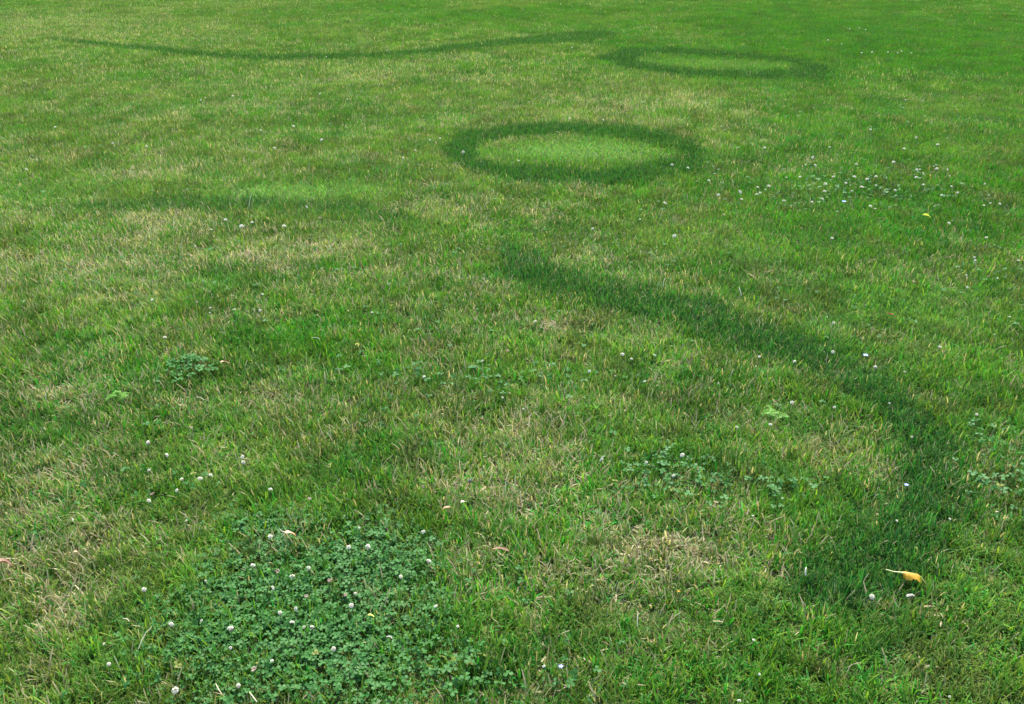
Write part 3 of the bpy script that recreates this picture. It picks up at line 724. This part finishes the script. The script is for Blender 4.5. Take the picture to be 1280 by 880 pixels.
def fallen_leaf(px, py, h, label, mat, ln, wd, curl, fold, wave, rot, seed, stalk=0, stalk_mat=None, cat='leaf', lobe=1., teeth=0.):
    x, y = at(px, py, h)
    root = empty('fallen_leaf', (x, y, float(hz(x, y)) + h), rot); tag(root, label, cat, 'fallen leaves on the lawn')
    V, F = leaf_geo(ln, wd, curl, fold, wave, seed, lobe=lobe, teeth=teeth)
    V[:, 0] -= ln * .5
    o = link('leaf_blade', big_mesh('leaf_blade', V, F), mat, root)
    if stalk:
        b = V[3]
        t = tube_mesh('stalk', [(0, 0, 0)] * 3, .0014, 6)
        pts = [b + np.array([.004, 0, .0006]), b + np.array([-stalk * .5, .002, .004]), b + np.array([-stalk, 0, .012])]
        VV = []
        for p, rr in zip(pts, (.0022, .0013, .0011)):
            for k in range(6):
                a = 2 * math.pi * k / 6; VV.append((p[0], p[1] + math.cos(a) * rr, p[2] + math.sin(a) * rr))
        for i, v in enumerate(VV): t.vertices[i].co = v
        link('stalk', t, stalk_mat or mat, root)
        m = tube_mesh('midrib', [(0, 0, 0)] * 5, .001, 4)
        mid = [V[i * 7 + 3] for i in (0, 3, 6, 9, 12)]
        for i, p in enumerate(mid):
            for k in range(4):
                a = 2 * math.pi * k / 4; rr = .0010 * (1 - .18 * i)
                m.vertices[i * 4 + k].co = (p[0], p[1] + math.cos(a) * rr, p[2] + math.sin(a) * rr)
        link('midrib', m, stalk_mat or mat, root)
    return root
fallen_leaf(1142, 716, .05, 'bright golden yellow fallen leaf with long pale stalk on dark grass', M_YELLOW, .055, .048, 1.0, -.6, .007, (-.2, .0, .05), 3, .045, M_YSTALK, lobe=.6, teeth=.09)
fallen_leaf(363, 666, .055, 'small pale orange fallen leaf in the far side of clover patch', M_ORANGE, .032, .021, .9, .4, .002, (-.35, .1, .2), 5, .012, M_BUFF)
fallen_leaf(560, 634, .045, 'narrow pinkish tan curled leaf right of the clover patch', M_TAN, .036, .011, .8, .6, .001, (-.3, -.1, .5), 6, 0)
fallen_leaf(580, 627, .045, 'pale buff scrap of leaf beside the narrow tan leaf', M_BUFF, .020, .016, .7, .4, .001, (-.4, 0, .6), 7, 0)
fallen_leaf(1115, 393, .045, 'small red brown leaf outside the broad dark arc', M_REDBR, .032, .020, .8, .4, .002, (-.3, .1, -.2), 8, .01)
fallen_leaf(281, 452, .045, 'small red brown leaf right of the blue green clover clump', M_TAN, .032, .017, .8, .4, .002, (-.3, 0, .3), 9, 0)
fallen_leaf(5, 702, .04, 'crumpled dark brown leaf at the left edge of the frame', M_BROWN, .048, .034, 1.2, .5, .003, (-.2, .1, .5), 10, 0)
fallen_leaf(627, 686, .032, 'flat dark brown leaf sunk in the grass near the centre bottom', M_BROWN, .050, .016, .5, .4, .002, (-.2, 0, .05), 11, 0)
fallen_leaf(1159, 269, .07, 'small yellow green leaf below the drift of flowers', M_YGREEN, .046, .03, .8, .3, .002, (-.5, 0, -.3), 12, 0)
fallen_leaf(464, 769, .06, 'yellowing green leaf among clover right of the patch middle', M_YGREEN, .017, .012, .6, .3, .001, (-.4, 0, -.2), 13, 0)
fallen_leaf(1145, 352, .05, 'small brown leaf right of the broad arc beyond the red leaf', M_BROWN, .034, .02, .8, .3, .002, (-.3, 0, .2), 14, 0)
fallen_leaf(849, 739, .04, 'tiny yellow leaf scrap in grass left of the yellow leaf', M_YELLOW, .012, .008, .6, .3, .001, (-.3, 0, .2), 15, 0)
fallen_leaf(95, 690, .045, 'tiny mauve brown leaf scrap in dry grass at lower left', M_TAN, .016, .014, .9, .5, .001, (-.4, 0, .4), 16, 0)
fallen_leaf(447, 430, .05, 'tiny yellow green leaf in pale grass left of centre', M_YGREEN, .020, .014, .6, .3, .001, (-.4, 0, .4), 17, 0)

# ------------------------------------------------------------------ loose straws, white bits, a beetle
def straw(px, py, h, label, ln, rz, tilt, mat=M_STRAW, wd=.0022, name='straw_stalk', cat='straw'):
    x, y = at(px, py, h)
    pts = [np.array([-ln / 2, 0, 0]), np.array([-ln * .15, ln * .03, .003]), np.array([ln * .2, ln * .02, .004]), np.array([ln / 2, -ln * .04, 0])]
    V, F = [], []
    for i, p in enumerate(pts):
        w = wd * (.5, .55, .45, .22)[i]
        V += [p + np.array([0, w, 0]), p + np.array([0, 0, w * .8]), p - np.array([0, w, 0]), p - np.array([0, 0, w * .4])]
    for i in range(3):
        for k in range(4):
            a = 4 * i + k; b = 4 * i + (k + 1) % 4; F.append((a, b, b + 4, a + 4))
    F += [(0, 1, 2, 3), (15, 14, 13, 12)]
    o = link(name, mesh_from(name, V, F), mat)
    o.location = (x, y, float(hz(x, y)) + h); o.rotation_euler = (0, -tilt, rz)
    tag(o, label, cat, 'loose straws on the lawn'); return o
straw(633, 606, .045, 'long upright pale straw stalk in the dry patch at centre', .075, 1.45, 1.0)
straw(181, 797, .05, 'slanting straw stalk at the left edge of the clover patch', .055, 1.1, .6)
straw(273, 861, .06, 'pale straw at the near end of the clover patch', .030, 2.3, .3)
straw(316, 871, .06, 'short pale straw at the bottom edge below the clover', .030, 2.4, .3)
straw(395, 423, .06, 'pale slanting straw left of the thin clover', .045, -.5, .1, M_WHITE)
straw(313, 251, .06, 'pale upright straw on the faint left arc', .10, 1.4, .9)
straw(218, 279, .05, 'curved upright straw below the faint left arc', .11, 1.7, .9)
straw(250, 498, .05, 'straw lying below the blue green clover clump', .042, -.6, .05)
straw(158, 775, .05, 'pale straw in the dry grass left of clover', .026, -.55, .2)
straw(91, 650, .05, 'short white straw at lower left in dry grass', .016, -.9, .3, M_WHITE, .004)
straw(797, 774, .045, 'short upright straw at the lower centre right', .030, 1.5, .8)
straw(487, 797, .06, 'short white straw on the right part of the clover patch', .016, -.5, .1, M_WHITE, .004)
straw(1138, 745, .05, 'short thick white stub lying below the yellow leaf', .020, .05, .02, M_WHITE, .0065, 'white_stub', 'stub')
straw(1007, 714, .055, 'short white curl standing in dark grass left of yellow leaf', .021, 1.35, .7, M_WHITE, .004, 'white_curl', 'grass blade')
straw(753, 573, .06, 'white bent blade left of the small middle clover patch', .022, .7, .6, M_WHITE, .004, 'bleached_blade', 'grass blade')
straw(830, 353, .07, 'thin whitish blade standing on the upper broad arc', .04, 1.2, 1.0, M_WHITE, .0028, 'bleached_blade', 'grass blade')
straw(925, 364, .07, 'pale bleached blade on the broad arc crest', .04, 1.9, .8, M_WHITE, .0035, 'bleached_blade', 'grass blade')

def small_flower(px, py, h, label, mat, rad):
    """five or six rounded petals round a small centre, on a thin stem"""
    x, y = at(px, py, h)
    root = empty('small_flower', (x, y, float(hz(x, y)))); tag(root, label, 'flower', 'tiny bluish flowers')
    for k in range(5):
        V, F = leaf_geo(rad, rad * .8, .5, .2, 0, k, 5, 3)
        o = link('petal', big_mesh('petal', V, F), mat, root); o.location = (0, 0, h); o.rotation_euler = (0, -.25, k * 1.2566)
    st = link('stem', STEMS[0], M_STEM, root); st.scale = (1, 1, h)
small_flower(1082, 444, .07, 'tiny pale blue flower on the dark broad arc', M_BLUE, .011)
small_flower(1133, 606, .06, 'tiny bluish flower on the lower broad arc', M_BLUE, .007)
small_flower(701, 833, .055, 'tiny blue violet flower at the bottom centre', M_BLUE, .006)
small_flower(1055, 252, .08, 'tiny pale blue flower on the near edge of the drift', M_BLUE, .014)

x, y = at(588, 602, .05)
root = empty('beetle', (x, y, float(hz(x, y)) + .05), (0, -.5, .9)); tag(root, 'tiny black beetle on pale dry grass at the centre', 'beetle')
def ellipsoid(name, c, s, mat, parent):
    V, F = [], []; nu, nv = 10, 6
    for i in range(nv + 1):
        th = math.pi * i / nv
        for j in range(nu):
            ph = 2 * math.pi * j / nu
            V.append((c[0] + s[0] * math.sin(th) * math.cos(ph), c[1] + s[1] * math.sin(th) * math.sin(ph), c[2] + s[2] * math.cos(th)))
    for i in range(nv):
        for j in range(nu):
            a = i * nu + j; b = i * nu + (j + 1) % nu; F.append((a, a + nu, b + nu, b))
    return link(name, mesh_from(name, V, F, smooth=True), mat, parent)
ellipsoid('body', (0, 0, .003), (.0062, .0042, .0032), M_BLACK, root)
ellipsoid('head', (.0068, 0, .0028), (.0022, .0024, .0018), M_BLACK, root)
for sx in (-.003, .001, .004):
    for sy in (1, -1):
        t = mesh_from('leg', [(sx, sy * .003, .003), (sx + .0007, sy * .003, .003), (sx, sy * .0062, .0045), (sx + .0007, sy * .0062, .0045), (sx - .001, sy * .0082, 0), (sx - .0004, sy * .0082, 0)], [(0, 1, 3, 2), (2, 3, 5, 4)])
        link('leg', t, M_BLACK, root)
